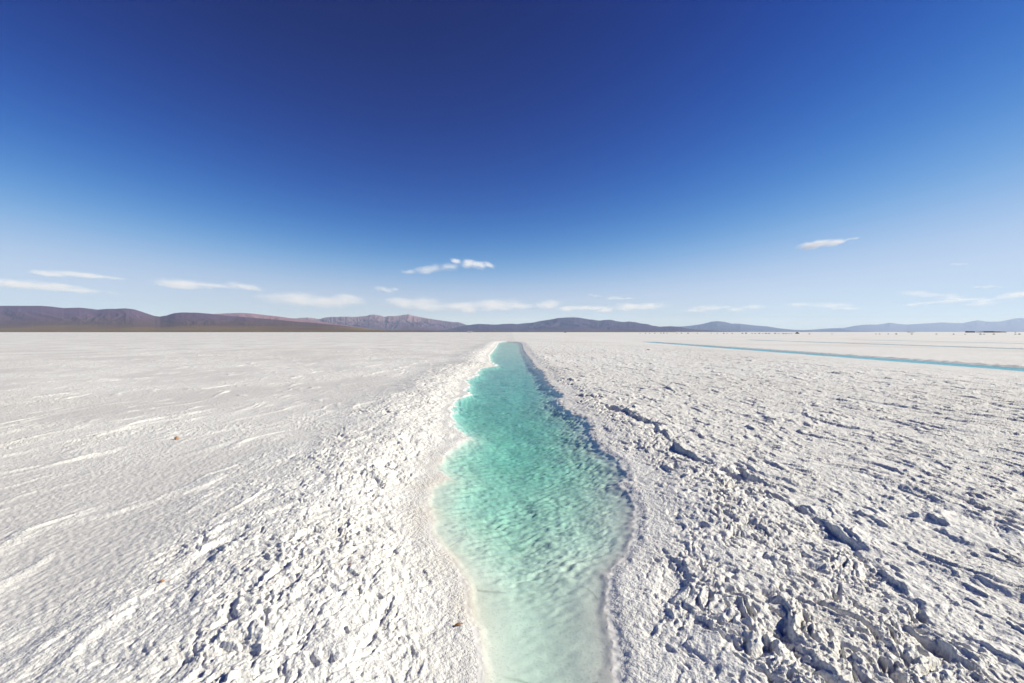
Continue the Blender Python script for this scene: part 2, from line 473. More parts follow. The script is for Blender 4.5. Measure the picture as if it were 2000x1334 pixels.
# ------------------------------------------------------------------ water
def water_mat(name, deep, mid, refl, full):
    m, nt, b = new_mat(name)
    nt.nodes.remove(b)
    L = nt.links.new
    a = nd(nt, 'ShaderNodeAttribute'); a.attribute_name = 'depth'
    r = nd(nt, 'ShaderNodeValToRGB')
    cr = r.color_ramp
    cr.elements[0].position = 0.0; cr.elements[0].color = (0.97, 0.97, 0.95, 1)
    cr.elements[1].position = 1.0; cr.elements[1].color = (*deep, 1)
    e = cr.elements.new(0.15); e.color = (0.87, 0.965, 0.93, 1)
    e = cr.elements.new(0.55); e.color = (*mid, 1)
    mr = nd(nt, 'ShaderNodeMath', operation='MULTIPLY'); mr.inputs[1].default_value = 1 / full
    L(a.outputs['Fac'], mr.inputs[0]); L(mr.outputs[0], r.inputs[0])
    tr = nd(nt, 'ShaderNodeBsdfTransparent'); L(r.outputs[0], tr.inputs[0])
    gl = nd(nt, 'ShaderNodeBsdfGlossy'); gl.inputs['Roughness'].default_value = 0.02
    # Schlick reflectance of the brine, the same from above and from below
    g = nd(nt, 'ShaderNodeNewGeometry')
    dt = nd(nt, 'ShaderNodeVectorMath', operation='DOT_PRODUCT'); L(g.outputs['Incoming'], dt.inputs[0]); L(g.outputs['Normal'], dt.inputs[1])
    ab = nd(nt, 'ShaderNodeMath', operation='ABSOLUTE'); L(dt.outputs['Value'], ab.inputs[0])
    iv = nd(nt, 'ShaderNodeMath', operation='SUBTRACT'); iv.inputs[0].default_value = 1.0; L(ab.outputs[0], iv.inputs[1])
    pw = nd(nt, 'ShaderNodeMath', operation='POWER'); L(iv.outputs[0], pw.inputs[0]); pw.inputs[1].default_value = 5.0
    fr = nd(nt, 'ShaderNodeMath', operation='MULTIPLY_ADD'); L(pw.outputs[0], fr.inputs[0]); fr.inputs[1].default_value = refl; fr.inputs[2].default_value = 0.02
    mx = nd(nt, 'ShaderNodeMixShader')
    L(fr.outputs[0], mx.inputs[0]); L(tr.outputs[0], mx.inputs[1]); L(gl.outputs[0], mx.inputs[2])
    L(mx.outputs[0], nt.nodes['Material Output'].inputs['Surface'])
    return m
WATER = water_mat('brine', (0.46, 0.785, 0.725), (0.64, 0.88, 0.82), 0.70, 0.160)
SKY_TINT_WATER = water_mat('sky_tinted_brine', (0.44, 0.83, 0.93), (0.58, 0.88, 0.95), 0.40, 0.036)  # teal brine, with the blue of the reflected sky put into its tint

def ripples(X, Y, calm):
    u = 0.93 * Y - 0.37 * X; v = 0.93 * X + 0.37 * Y
    z = 0.0018 * np.sin(2 * math.pi * (u / 0.10 + 1.1 * gn(X * 2.0, Y * 1.4, 203) + 0.5 * gn(X * 5, Y * 5, 204)))
    z = z + 0.0040 * gn(v * 4.5, u * 11.0, 205) + 0.0046 * gn(v * 9 + 3, u * 23.0, 207) + 0.0032 * gn(v * 22, u * 45, 209)
    z = z + 0.004 * gn(X * 1.9, Y * 2.6, 211)
    return z * calm

def water_sheet(name, yr, xr, sdf, mat, chop=1.0):
    X, Y = xr, yr
    hh, s_, *_rest, dp_ = terrain(X, Y)
    q = sdf(X, Y)
    calm = 0.45 + 0.55 * ss(2.0, 3.4, Y)
    calm = calm * ss(0.02, 0.25, -np.minimum(q, 0)) * 0.9 + 0.10
    Z = ripples(X, Y, calm * chop)
    vin = (hh < 0.05) & (q < 0.30)
    fm = vin[:-1, :-1] | vin[:-1, 1:] | vin[1:, 1:] | vin[1:, :-1]
    o = grid_mesh(name, X, Y, Z, mat, attrs={'depth': dp_}, mask=fm)
    tag(o, kind='structure')
    return o

ymask = (ry > 1.25) & (ry < 72)
wr = ry[ymask]
cm = (tx > -0.62) & (tx < 0.55)
WX = tx[cm][None, :] * (wr[:, None] + YC); WY = np.repeat(wr[:, None], cm.sum(), 1)
def main_sdf(X, Y):
    q = np.full(X.shape, 9.0); mm = np.abs(X) < 6
    q[mm] = poly_sdf(X[mm], Y[mm], poly)
    return q
water_sheet('water', WY, WX, main_sdf, WATER)
for c in CHAN:
    yy = np.arange(c[2] - 0.4, c[3] + 0.4, 0.10); xx = np.arange(c[0] - 0.6, c[1] + 0.6, 0.05)
    X, Y = np.meshgrid(xx, yy)
    water_sheet('water', Y, X, lambda A, B, c=c: chan_sdf(A, B, c), SKY_TINT_WATER, 1.5)

# ------------------------------------------------------------------ hills
def hill_mat(name, lo, mid, hi, zlo, zmid, zhi, sc_=0.0016):
    m, nt, b = new_mat(name)
    L = nt.links.new
    g = nd(nt, 'ShaderNodeNewGeometry')
    sp = nd(nt, 'ShaderNodeSeparateXYZ'); L(g.outputs['Position'], sp.inputs[0])
    n = nd(nt, 'ShaderNodeTexNoise'); n.inputs['Scale'].default_value = sc_; n.inputs['Detail'].default_value = 9
    st = nd(nt, 'ShaderNodeVectorMath', operation='MULTIPLY'); L(g.outputs['Position'], st.inputs[0]); st.inputs[1].default_value = (0.6, 0.6, 3.0)
    L(st.outputs[0], n.inputs['Vector'])
    ad = nd(nt, 'ShaderNodeMath', operation='MULTIPLY_ADD'); L(n.outputs[0], ad.inputs[0])
    ad.inputs[1].default_value = (zhi - zlo) * 0.9; L(sp.outputs['Z'], ad.inputs[2])
    mr = nd(nt, 'ShaderNodeMapRange'); L(ad.outputs[0], mr.inputs[0])
    mr.inputs[1].default_value = zlo + (zhi - zlo) * 0.45; mr.inputs[2].default_value = zhi + (zhi - zlo) * 0.45
    r = nd(nt, 'ShaderNodeValToRGB'); L(mr.outputs[0], r.inputs[0])
    r.color_ramp.elements[0].position = 0.0; r.color_ramp.elements[0].color = (*lo, 1)
    r.color_ramp.elements[1].position = 1.0; r.color_ramp.elements[1].color = (*hi, 1)
    e = r.color_ramp.elements.new((zmid - zlo) / (zhi - zlo)); e.color = (*mid, 1)
    L(r.outputs[0], b.inputs['Base Color'])
    b.inputs['Roughness'].default_value = 1.0
    b.inputs['Specular IOR Level'].default_value = 0.0
    return m

def hill_range(name, trace, D, depth, apron, mat, seed, spur=0.35, jag=0.6):
    """a ridge whose crest lies D metres away; front slope with spurs, then an apron; back slope"""
    tr = np.array(trace, float)
    px = np.arange(tr[0, 0], tr[-1, 0], 0.75)
    top = np.interp(px, tr[:, 0], HY - tr[:, 1])
    top = np.maximum(top + jag * 0.5 * (gn(px * 0.13, px * 0, seed) + 0.6 * gn(px * 0.41, px * 0, seed + 1)) * np.clip(top / 8, 0, 1), 0)
    t = (px - 1000.0) / F
    crest = top / F * D
    vv = np.concatenate([np.linspace(0, 1, 64), np.linspace(1.04, 1.9, 12)])
    T, V = np.meshgrid(t, vv)
    front = D - depth - apron
    Yd = np.where(V <= 1, front + (apron + depth) * V, D + (V - 1) * depth * 1.2)
    X = T * Yd
    K = np.repeat(crest[None, :], len(vv), 0)
    a = apron / (apron + depth)
    # spurs run down from the crest
    qx = T * D / 1000.0; qy = Yd / 1000.0
    qx2 = qx + 0.35 * gn(qx * 1.1, qy * 1.1, seed + 3); qy2 = qy + 0.35 * gn(qx * 1.1 + 5, qy * 1.1, seed + 4)
    spn = 1.1 * np.abs(gn(qx2 * 1.7, qy2 * 0.8, seed + 2)) + 0.6 * np.abs(gn(qx2 * 4.1, qy2 * 2.1, seed + 5)) + 0.3 * np.abs(gn(qx2 * 9.7, qy2 * 5.3, seed + 6))
    f = np.clip((V - a) / (1 - a), 0, 1)
    prof = np.where(V <= 1, 0.10 * ss(0, a + 0.02, V) + 0.90 * (f ** 1.25), np.clip(1 - (V - 1) / 0.9, 0, 1))
    cut = spur * spn * 4 * f * (1 - f) * (V <= 1)
    Z = K * np.clip(prof * (1 - cut * 0.55), 0, 1)
    Z = Z - 3.0 * (V <= 0.001) - 3.0 * (V >= 1.89)
    o = grid_mesh(name, X, Yd, Z, mat)
    tag(o, kind='structure')
    return o

A = [(-700,612),(-520,603),(-380,607),(-250,600),(-120,603),(0,597),(50,597),(80,597),(100,598.5),(112,600),(125,601.5),(155,600.5),(170,602),(190,604.5),
     (210,603),(225,603),(245,602),(262,604),(275,608),(290,613),(302,617),(313,618),(325,616),(340,611.5),(355,610),(385,610.5),(410,612.5),
     (430,615),(450,617),(480,619),(500,621),(540,624),(580,628),(620,631),(650,634),(680,637),(710,641),(730,643),(760,645.5),(800,647),(840,648)]
B = [(330,640),(380,622),(420,613),(450,611.5),(470,611),(490,612),(500,613),(520,615.5),(545,618),(565,621),(585,623),(620,627),(680,636),(740,644)]
Cc = [(520,640),(550,626),(570,622),(585,621),(600,620),(610,621),(625,623),(635,620),(650,618.5),(660,619),(672,618),(690,619),(705,618),(715,617),(722,615),
     (730,614),(740,616),(752,618.5),(762,617),(775,617),(785,615.5),(797,613.5),(805,616),(815,618),(830,621),(850,624),(870,627),(885,629),
     (895,629),(905,632),(912,635),(930,638),(980,645)]
Dd = [(790,647.5),(860,645.5),(880,642),(895,639),(905,636),(920,634),(935,632.5),(950,633),(970,634),(985,632.5),(1000,632),(1010,633),(1020,631.5),(1040,630),
     (1060,626),(1080,623),(1090,621),(1105,620),(1120,619.5),(1130,620),(1140,622),(1155,624),(1170,626),(1180,625),(1190,624),(1200,626),
     (1210,628),(1220,629),(1228,627.5),(1240,629),(1255,632),(1265,633),(1275,636),(1290,638),(1310,637),(1325,638),(1340,641),(1370,644.5),(1420,647),(1450,648)]
Ee = [(1240,646),(1290,642),(1320,638),(1340,637),(1360,634.5),(1375,632),(1390,628),(1400,627),(1415,628.5),(1430,632),(1445,632),(1460,634),(1480,636),
     (1500,637.5),(1520,641),(1550,644),(1590,645),(1610,643.5),(1625,643),(1640,641.5),(1650,643),(1665,646),(1690,646.5),(1710,648)]
Ff = [(1540,648),(1580,644),(1620,641),(1650,640),(1670,636),(1690,634),(1715,634),(1730,631.5),(1738,630),(1750,632),(1770,634),(1790,632.5),(1820,631),
     (1840,629.5),(1860,631),(1880,631),(1895,628),(1910,625.5),(1925,628),(1945,628),(1965,627.5),(1980,625),(2000,624),(2060,622),(2150,626),(2300,622),(2500,628),(2700,635)]
Gg = [(1880,640),(1930,632),(1960,626.5),(1985,621.5),(2000,621),(2050,622),(2150,624),(2250,630)]
mA = hill_mat('scrub_hill', (0.21, 0.150, 0.065), (0.110, 0.072, 0.060), (0.118, 0.075, 0.128), 8, 100, 300, 0.0011)
mB = hill_mat('pink_rock', (0.20, 0.115, 0.12), (0.25, 0.14, 0.15), (0.30, 0.17, 0.18), 50, 250, 450)
mC = hill_mat('mountain_rock', (0.11, 0.072, 0.095), (0.13, 0.088, 0.125), (0.30, 0.20, 0.21), 40, 330, 560)
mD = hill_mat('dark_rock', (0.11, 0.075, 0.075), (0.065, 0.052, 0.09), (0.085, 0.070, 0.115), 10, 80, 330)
mE = hill_mat('far_rock_haze_tint', (0.07, 0.065, 0.10), (0.085, 0.085, 0.14), (0.10, 0.10, 0.16), 20, 180, 420)  # rock with some of the blue distance haze put into its colour
mF = hill_mat('pale_rock_haze_tint', (0.13, 0.13, 0.20), (0.14, 0.14, 0.22), (0.15, 0.15, 0.23), 20, 180, 420)  # blue cast is haze painted into the rock, adding to the volume
hill_range('hills', A, 7200, 2300, 1700, mA, 301, 0.24, 0.4)
hill_range('hills', B, 12000, 2300, 500, mB, 311, 0.3, 0.4)
hill_range('mountains', Cc, 16500, 3000, 600, mC, 321, 0.5, 1.3)
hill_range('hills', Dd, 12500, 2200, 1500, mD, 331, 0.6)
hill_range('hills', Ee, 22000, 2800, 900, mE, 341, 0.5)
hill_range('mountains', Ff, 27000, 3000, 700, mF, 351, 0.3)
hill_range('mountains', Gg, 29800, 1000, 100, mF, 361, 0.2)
# dry scrubland along the foot of the left hills
tt = np.linspace((-900 - 1000) / F, (1320 - 1000) / F, 420)
vv = np.linspace(0, 1, 14)
T, V = np.meshgrid(tt, vv)
Yd = 2600 + 1100 * V + 250 * gn(T * 6, V * 0, 371) + 120 * gn(T * 25, V * 0, 372)
wleft = 1 - ss(-0.35, 0.05, T)
Z = -0.6 + (9.0 * wleft + 6.0) * ss(0, 1, V) * (1 - 0.5 * (V > 0.99)) + 1.2 * gn(T * 30, V * 5, 373) * V
SCRUB = noise_col('dry_scrub', (0.165, 0.105, 0.004), (0.075, 0.050, 0.003), 0.006, 1.0, 8)
tag(grid_mesh('scrubland', T * Yd, Yd, Z, SCRUB), kind='structure')

# ------------------------------------------------------------------ clouds
def cloud_mat(name, dens, loc, scl, shear, seed, cut):
    m = bpy.data.materials.new(name); m.use_nodes = True
    nt = m.node_tree; nt.nodes.clear(); L = nt.links.new
    out = nd(nt, 'ShaderNodeOutputMaterial'); pv = nd(nt, 'ShaderNodeVolumePrincipled')
    pv.inputs['Color'].default_value = (0.94, 0.97, 1.0, 1)
    pv.inputs['Absorption Color'].default_value = (1, 1, 1, 1)
    pv.inputs['Anisotropy'].default_value = 0.0
    def vm(op, a, b=None):
        n = nd(nt, 'ShaderNodeVectorMath', operation=op)
        for k, v in enumerate((a, b)):
            if v is None: continue
            if isinstance(v, tuple): n.inputs[k].default_value = v
            else: L(v, n.inputs[k])
        return n
    g = nd(nt, 'ShaderNodeNewGeometry')
    p = vm('SUBTRACT', g.outputs['Position'], tuple(loc)).outputs[0]
    sx = nd(nt, 'ShaderNodeSeparateXYZ'); L(p, sx.inputs[0])
    zz = nd(nt, 'ShaderNodeMath', operation='MULTIPLY_ADD'); L(sx.outputs[0], zz.inputs[0]); zz.inputs[1].default_value = -shear; L(sx.outputs[2], zz.inputs[2])
    cb = nd(nt, 'ShaderNodeCombineXYZ'); L(sx.outputs[0], cb.inputs[0]); L(sx.outputs[1], cb.inputs[1]); L(zz.outputs[0], cb.inputs[2])
    q = vm('MULTIPLY', cb.outputs[0], tuple(1.0 / v for v in scl)).outputs[0]
    rr = random.Random(int(seed * 1000))
    lobes = [(rr.uniform(-0.25, 0.25), 0.05, 0.72, 0.72)] + [(rr.uniform(-0.75, 0.75), rr.uniform(-0.25, 0.22), rr.uniform(0.22, 0.45), rr.uniform(0.35, 0.65)) for _ in range(5)]
    prev = None
    for (cx_, cz_, rx_, rz_) in lobes:
        o1 = vm('SUBTRACT', q, (cx_, 0.0, cz_)).outputs[0]
        o2 = vm('MULTIPLY', o1, (1 / rx_, 1.0, 1 / rz_)).outputs[0]
        l_ = nd(nt, 'ShaderNodeVectorMath', operation='LENGTH'); L(o2, l_.inputs[0])
        if prev is None: prev = l_.outputs['Value']
        else:
            mn = nd(nt, 'ShaderNodeMath', operation='SMOOTH_MIN'); mn.inputs[2].default_value = 0.15
            L(prev, mn.inputs[0]); L(l_.outputs['Value'], mn.inputs[1]); prev = mn.outputs[0]
    sz = scl[2]
    w_ = vm('MULTIPLY', cb.outputs[0], (0.75 / sz, 0.75 / sz, 1.7 / sz)).outputs[0]
    w_ = vm('ADD', w_, (seed * 17.3, seed * 5.1, seed * 2.7)).outputs[0]
    n = nd(nt, 'ShaderNodeTexNoise'); n.inputs['Scale'].default_value = 1.0; n.inputs['Detail'].default_value = 6; n.inputs['Roughness'].default_value = 0.70
    L(w_, n.inputs['Vector'])
    mr = nd(nt, 'ShaderNodeMapRange'); L(prev, mr.inputs[0])
    mr.inputs[1].default_value = 0.10; mr.inputs[2].default_value = 1.0; mr.inputs[3].default_value = cut; mr.inputs[4].default_value = 0.70
    sb = nd(nt, 'ShaderNodeMath', operation='SUBTRACT'); L(n.outputs[0], sb.inputs[0]); L(mr.outputs[0], sb.inputs[1])
    m2 = nd(nt, 'ShaderNodeMapRange'); m2.interpolation_type = 'SMOOTHSTEP'; L(sb.outputs[0], m2.inputs[0])
    m2.inputs[1].default_value = 0.0; m2.inputs[2].default_value = 0.42; m2.inputs[3].default_value = 0.0; m2.inputs[4].default_value = dens
    L(m2.outputs[0], pv.inputs['Density'])
    L(pv.outputs[0], out.inputs['Volume'])
    return m
CL_THICK = (0.0085, 0.16)
CL_SOFT = (0.0027, 0.19)
CL_THIN = (0.0014, 0.21)

def ico(sub):
    import bmesh
    bm = bmesh.new(); bmesh.ops.create_icosphere(bm, subdivisions=sub, radius=1.0)
    me = bpy.data.meshes.new('cloud'); bm.to_mesh(me); bm.free()
    return me
def cloud(px, py, wpx, hpx, D, mat, label, tilt=0.0):
    me = ico(4)
    wpx *= 1.3; hpx *= 1.3
    sx = wpx / F * D / 2; sz = hpx / F * D / 2
    scl = (sx, min(sx * 0.6, sz * 3.5), sz)
    shear = -math.tan(R(tilt))
    loc = ((px - 1000) / F * D, D, H + (HY - py) / F * D)
    # puffed top, flatter base; the vapour inside thins out before it reaches this outline
    for v in me.vertices:
        p = v.co
        k = 1 + 0.12 * math.sin(p.x * 7 + px) * max(p.z, 0) + 0.08 * math.sin(p.x * 13 + p.y * 5 + py)
        z = p.z * k
        if z < 0: z *= 0.75
        v.co = (p.x * scl[0], p.y * scl[1], z * scl[2] + shear * p.x * scl[0])
    me.materials.append(cloud_mat('cloud_vapour', mat[0] * 260.0 / sz, loc, scl, shear, py * 0.37 + px * 0.011, mat[1]))
    o = bpy.data.objects.new('cloud', me); C.objects.link(o)
    o.location = loc
    tag(o, label, 'cloud', 'small clouds low over the horizon')
    return o
CLOUDS = [
 (40, 557, 330, 34, 46000, CL_SOFT, 'long flat pale cloud cut by the left edge, over the purple hills', 3.5),
 (150, 536, 140, 24, 44000, CL_SOFT, 'small flat cloud above the long one at the far left', 3),
 (390, 557, 210, 32, 46000, CL_SOFT, 'white cloud with a bumpy top over the dip in the left hills', 3),
 (590, 588, 260, 56, 48000, CL_SOFT, 'broad soft domed cloud over the pink back ridge', 4),
 (754, 565, 56, 20, 44000, CL_SOFT, 'tiny cloud puff just above the wide bank over the mountain peaks', 6),
 (850, 526, 130, 28, 30000, CL_SOFT, 'soft elongated cloud left of the brighter puff, highest pair near the middle', -4),
 (924, 517, 80, 30, 30000, CL_THICK, 'bright arched cloud puff at the right end of the pair above the pool', 8),
 (800, 594, 250, 44, 48000, CL_SOFT, 'wide greyish cloud bank hanging over the mountain peaks', 3),
 (990, 597, 250, 40, 48000, CL_SOFT, 'ragged cloud above the far end of the turquoise pool', -1),
 (1215, 601, 230, 28, 48000, CL_SOFT, 'long thin white cloud over the dark hills right of the pool', -2),
 (1400, 602, 160, 22, 49000, CL_THIN, 'low streaky cloud over the blue cone shaped hill', -1),
 (1205, 582, 70, 12, 48000, CL_THIN, 'thin short streak of cloud above the long thin white one', 0),
 (1158, 577, 40, 13, 48000, CL_THIN, 'wisp of cloud left of the short streak over the dark hills', 10),
 (1605, 479, 95, 32, 20000, CL_THICK, 'brightest white cloud, alone high in the right half of the sky', -6),
 (1650, 469, 50, 10, 20000, CL_THIN, 'thin wisp trailing right from the brightest lone cloud', -10),
 (1610, 597, 140, 22, 49000, CL_THIN, 'very faint streak of cloud over the low gap in the far hills', 2),
 (1800, 575, 130, 20, 46000, CL_THIN, 'thin ragged cloud at right above the pale far mountains', 4),
 (1855, 588, 170, 18, 47000, CL_THIN, 'flat veil of cloud just above the pale mountains at right', -4),
 (1985, 577, 150, 24, 45000, CL_SOFT, 'slanting cloud cut by the right edge of the view', -10),
 (1873, 516, 36, 10, 40000, CL_THIN, 'tiny faint cloud fleck high at the far right', 0),
 (1930, 560, 44, 12, 45000, CL_THIN, 'small faint cloud fleck above the slanting cloud at right', 0),
]
for a in CLOUDS:
    cloud(*a)

# ------------------------------------------------------------------ far things on the flat
def ground_z(x, y):
    a, *_ = terrain(np.array([[float(x)]]), np.array([[float(y)]]))
    return float(a[0, 0])

HEAP = noise_col('dirty_salt', (0.16, 0.14, 0.12), (0.30, 0.27, 0.24), 3.0, 1.0, 6, 0.6, 0.1)
HEAP_D = noise_col('dark_soil', (0.05, 0.045, 0.04), (0.11, 0.10, 0.085), 3.0, 1.0, 6, 0.6, 0.1)
def heap_mesh(seed):
    """a shovelled cone with a rough outline and slumped foot"""
    nr, na = 7, 18
    vs_, fs = [], []
    rr = random.Random(seed)
    ph = [rr.uniform(0, 6.28) for _ in range(4)]
    for i in range(nr):
        t = i / (nr - 1)
        rad = 1 - t * 0.93
        z = (1 - (1 - t) ** 1.5) * 1.0 - 0.08
        for k in range(na):
            a = 2 * math.pi * k / na
            q = rad * (1 + 0.16 * math.sin(2 * a + ph[0]) + 0.10 * math.sin(5 * a + ph[1] + t * 3)) + rr.uniform(-0.05, 0.05) * rad
            vs_.append((q * math.cos(a), q * math.sin(a), z + rr.uniform(-0.05, 0.05) * (i > 0)))
    for i in range(nr - 1):
        for k in range(na):
            fs.append((i * na + k, i * na + (k + 1) % na, (i + 1) * na + (k + 1) % na, (i + 1) * na + k))
    fs.append(tuple((nr - 1) * na + k for k in range(na)))
    me = bpy.data.meshes.new('salt_heap'); me.from_pydata(vs_, [], fs); me.update()
    return me
hm = [heap_mesh(i) for i in range(5)]
for me in hm: me.materials.append(HEAP)
GR = 'dark heaps in a row across the far flat'
HL = 'small dark heap in the distant row across the white flat below the blue hills'
# (px, py, width px, height px, own label or None)
HEAPS = [(1250,650.8,2.5,1.2,0),(1261,651,3.5,1.6,0),(1269,651,3,1.3,0),(1279,651,3.5,1.8,0),(1291,651,3,1.8,0),(1296.5,651,4,1.8,0),(1303,651,3,1.5,0),(1322,651,3,1.5,0),
 (1331,651,4,1.8,0),(1344,651.2,4,2,0),(1362,651,3,1.4,0),(1389,651,3,1.4,0),(1401,651,3,1.5,0),(1413.5,651.3,4,2,0),(1420,651.3,2.5,1.5,0),(1430,651.3,3,1.5,0),
 (1450,651.5,5,2.4,0),(1457,651.4,5,3,0),(1469,651.6,3,1.6,0),(1475,651.6,3,1.6,0),(1483,651.6,5,2.4,0),(1490,651.6,3,1.8,0),(1496,651.6,4.5,2.5,0),
 (1502,651.6,4.5,2,0),(1514,651.5,5,2.6,0),(1521,651.8,3,1.5,0),(1530,651.8,4,2,0),(1535.5,651.8,4,2,0),(1541,651.8,3.5,1.6,0),(1546,651.8,3,1.6,0),
 (1557,651.6,8,4.2,'largest and darkest heap, at the right end of the close row of dark heaps'),
 (1581,652.4,4,1.6,0),(1625,652.4,3,1.4,0),(1711,652.6,3,1.6,0),(1718,652.6,4,1.5,0),(1735,652.6,3,1.6,0),(1750.5,652.7,5,2.2,0),(1781,652.7,5,2,0),(1829,652.8,4,1.6,0),
 (1862.5,653,4.5,2,0),(1885,653,4,1.6,0),(1915,653,4.5,2.2,0),(1922,653,4,1.4,0),(1941,653,5,2.2,0),(1983,653,4,1.8,0),(1991,653,5,2.2,0),
 (1104,649.6,5,2.2,'lone dark heap near the horizon right of the far end of the pool'),
 (1983,649.4,3,1.6,'tiny dark heap at the horizon right of the tan low building')]
for i, (px, py, wp, hp, lab) in enumerate(HEAPS):
    Yd = F * H / (py - HY) * 0.93
    o = bpy.data.objects.new('salt_heap', hm[i % 5]); C.objects.link(o)
    x = (px - 1000) / F * Yd
    o.location = (x, Yd, 0.08)
    o.scale = (wp / F * Yd * 0.45, wp / F * Yd * 0.45, hp / F * Yd * 0.8)
    o.rotation_euler = (0, 0, rng.uniform(0, 6.28))
    if lab:
        tag(o, lab, 'heap', GR)
        o.data = o.data.copy(); o.data.materials.clear(); o.data.materials.append(HEAP_D)
    else:
        tag(o, HL, 'heap', GR)

# --- low buildings of the salt works
def boxv(x0, x1, y0, y1, z0, z1):
    v = [(x0,y0,z0),(x1,y0,z0),(x1,y1,z0),(x0,y1,z0),(x0,y0,z1),(x1,y0,z1),(x1,y1,z1),(x0,y1,z1)]
    f = [(0,3,2,1),(4,5,6,7),(0,1,5,4),(1,2,6,5),(2,3,7,6),(3,0,4,7)]
    return v, f
def building(name, px0, px1, Yd, hgt, wallm, roofm, label, cat, ndoor=1, nwin=3, gable=0.9, rz=0.0):
    x0 = (px0 - 1000) / F * Yd; x1 = (px1 - 1000) / F * Yd
    wd = x1 - x0; dep = min(8.0, wd * 0.6)
    t = empty(name, ((x0 + x1) / 2, Yd, 0.05), rz)
    tag(t, label, cat)
    v, f = boxv(-wd / 2, wd / 2, 0, dep, -0.1, hgt)
    raw_mesh('wall', v, f, wallm, t)
    e = 0.35
    a, b_ = -wd / 2 - e, wd / 2 + e
    rv = [(a, -e, hgt + 0.01), (b_, -e, hgt + 0.01), (b_, dep + e, hgt + 0.01), (a, dep + e, hgt + 0.01),
          (a, dep / 2, hgt + gable), (b_, dep / 2, hgt + gable),
          (a, -e, hgt + 0.14), (b_, -e, hgt + 0.14), (b_, dep + e, hgt + 0.14), (a, dep + e, hgt + 0.14)]
    rf = [(0,3,2,1),(0,1,7,6),(2,3,9,8),(6,7,5,4),(8,9,4,5),(1,2,8,5,7),(3,0,6,4,9)]
    raw_mesh('roof', rv, rf, roofm, t)
    n = ndoor + nwin
    for k in range(n):
        cx = -wd / 2 + wd * (k + 0.5) / n
        if k < ndoor:
            v, f = boxv(cx - 0.5, cx + 0.5, -0.06, -0.003, 0.0, min(2.05, hgt - 0.15)); raw_mesh('door', v, f, DOOR, t)
        else:
            v, f = boxv(cx - 0.6, cx + 0.6, -0.05, -0.003, hgt * 0.42, hgt * 0.78)
            wv = raw_mesh('window', v, f, GLASS, t)
    return t
DOOR = noise_col('door_wood', (0.10, 0.06, 0.035), (0.15, 0.09, 0.05), 4, 0.7, 4, stretch=(1, 1, 6))
GLASS, _nt, _b = new_mat('window_glass'); _b.inputs['Base Color'].default_value = (0.03, 0.035, 0.045, 1); _b.inputs['Roughness'].default_value = 0.1
W_DARK = noise_col('dark_wall', (0.022, 0.02, 0.025), (0.045, 0.04, 0.045), 1.5, 0.9, 5)
R_DARK = noise_col('dark_sheet_roof', (0.02, 0.02, 0.026), (0.035, 0.035, 0.042), 1.2, 0.7, 4)
W_TAN = noise_col('adobe', (0.30, 0.20, 0.13), (0.40, 0.28, 0.19), 1.2, 0.95, 6)
R_OCH = noise_col('rust_roof', (0.16, 0.09, 0.06), (0.22, 0.13, 0.08), 1.5, 0.9, 6)
W_SALT = noise_col('salt_brick', (0.62, 0.60, 0.56), (0.75, 0.73, 0.70), 1.6, 0.9, 6)
R_PALE = noise_col('pale_sheet_roof', (0.50, 0.48, 0.45), (0.62, 0.60, 0.56), 1.0, 0.8, 4)
YB = 1050.0
building('salt_works_shed', 1892, 1904.5, YB, 2.3, W_DARK, R_DARK, 'dark low shed on the horizon at right, shorter of the two dark ones', 'shed', 1, 3)
building('salt_works_shed', 1922.5, 1941.5, YB + 6, 2.4, W_DARK, R_DARK, 'longer dark low shed on the horizon at right, beside the tan building', 'shed', 2, 5)
building('adobe_house', 1943.5, 1953.5, YB + 4, 2.2, W_TAN, R_OCH, 'tan low house with rusty roof, right of the long dark shed', 'house', 1, 2)
building('adobe_house', 1955, 1966, YB + 30, 1.8, W_SALT, R_OCH, 'pale low house with brown roof, rightmost of the buildings on the horizon', 'house', 1, 2)
building('salt_brick_house', 912.5, 921.5, 1300.0, 2.9, W_SALT, R_PALE, 'tiny white house on the horizon left of the pool, under the mountains', 'house', 1, 2)
building('salt_brick_house', 1776, 1786, 1500.0, 1.9, W_SALT, R_PALE, 'tiny white house on the horizon under the pale far mountains', 'house', 1, 2)
# salt brick wall between the dark sheds
x0 = (1906 - 1000) / F * (YB - 15); x1 = (1921 - 1000) / F * (YB - 15)
sv, sf = [], []
nb = 14
for k in range(nb):
    a0 = x0 + (x1 - x0) * k / nb; a1 = x0 + (x1 - x0) * (k + 1) / nb - 0.03
    v, f = boxv(a0, a1, YB - 15, YB - 14.5, -0.1, 2.5 + 0.12 * ((k * 7) % 3))
    o_ = len(sv); sv += v; sf += [tuple(i + o_ for i in q) for q in f]
wl = raw_mesh('salt_brick_wall', sv, sf, W_SALT)
tag(wl, 'low white salt wall standing between the two dark sheds on the horizon', 'wall')

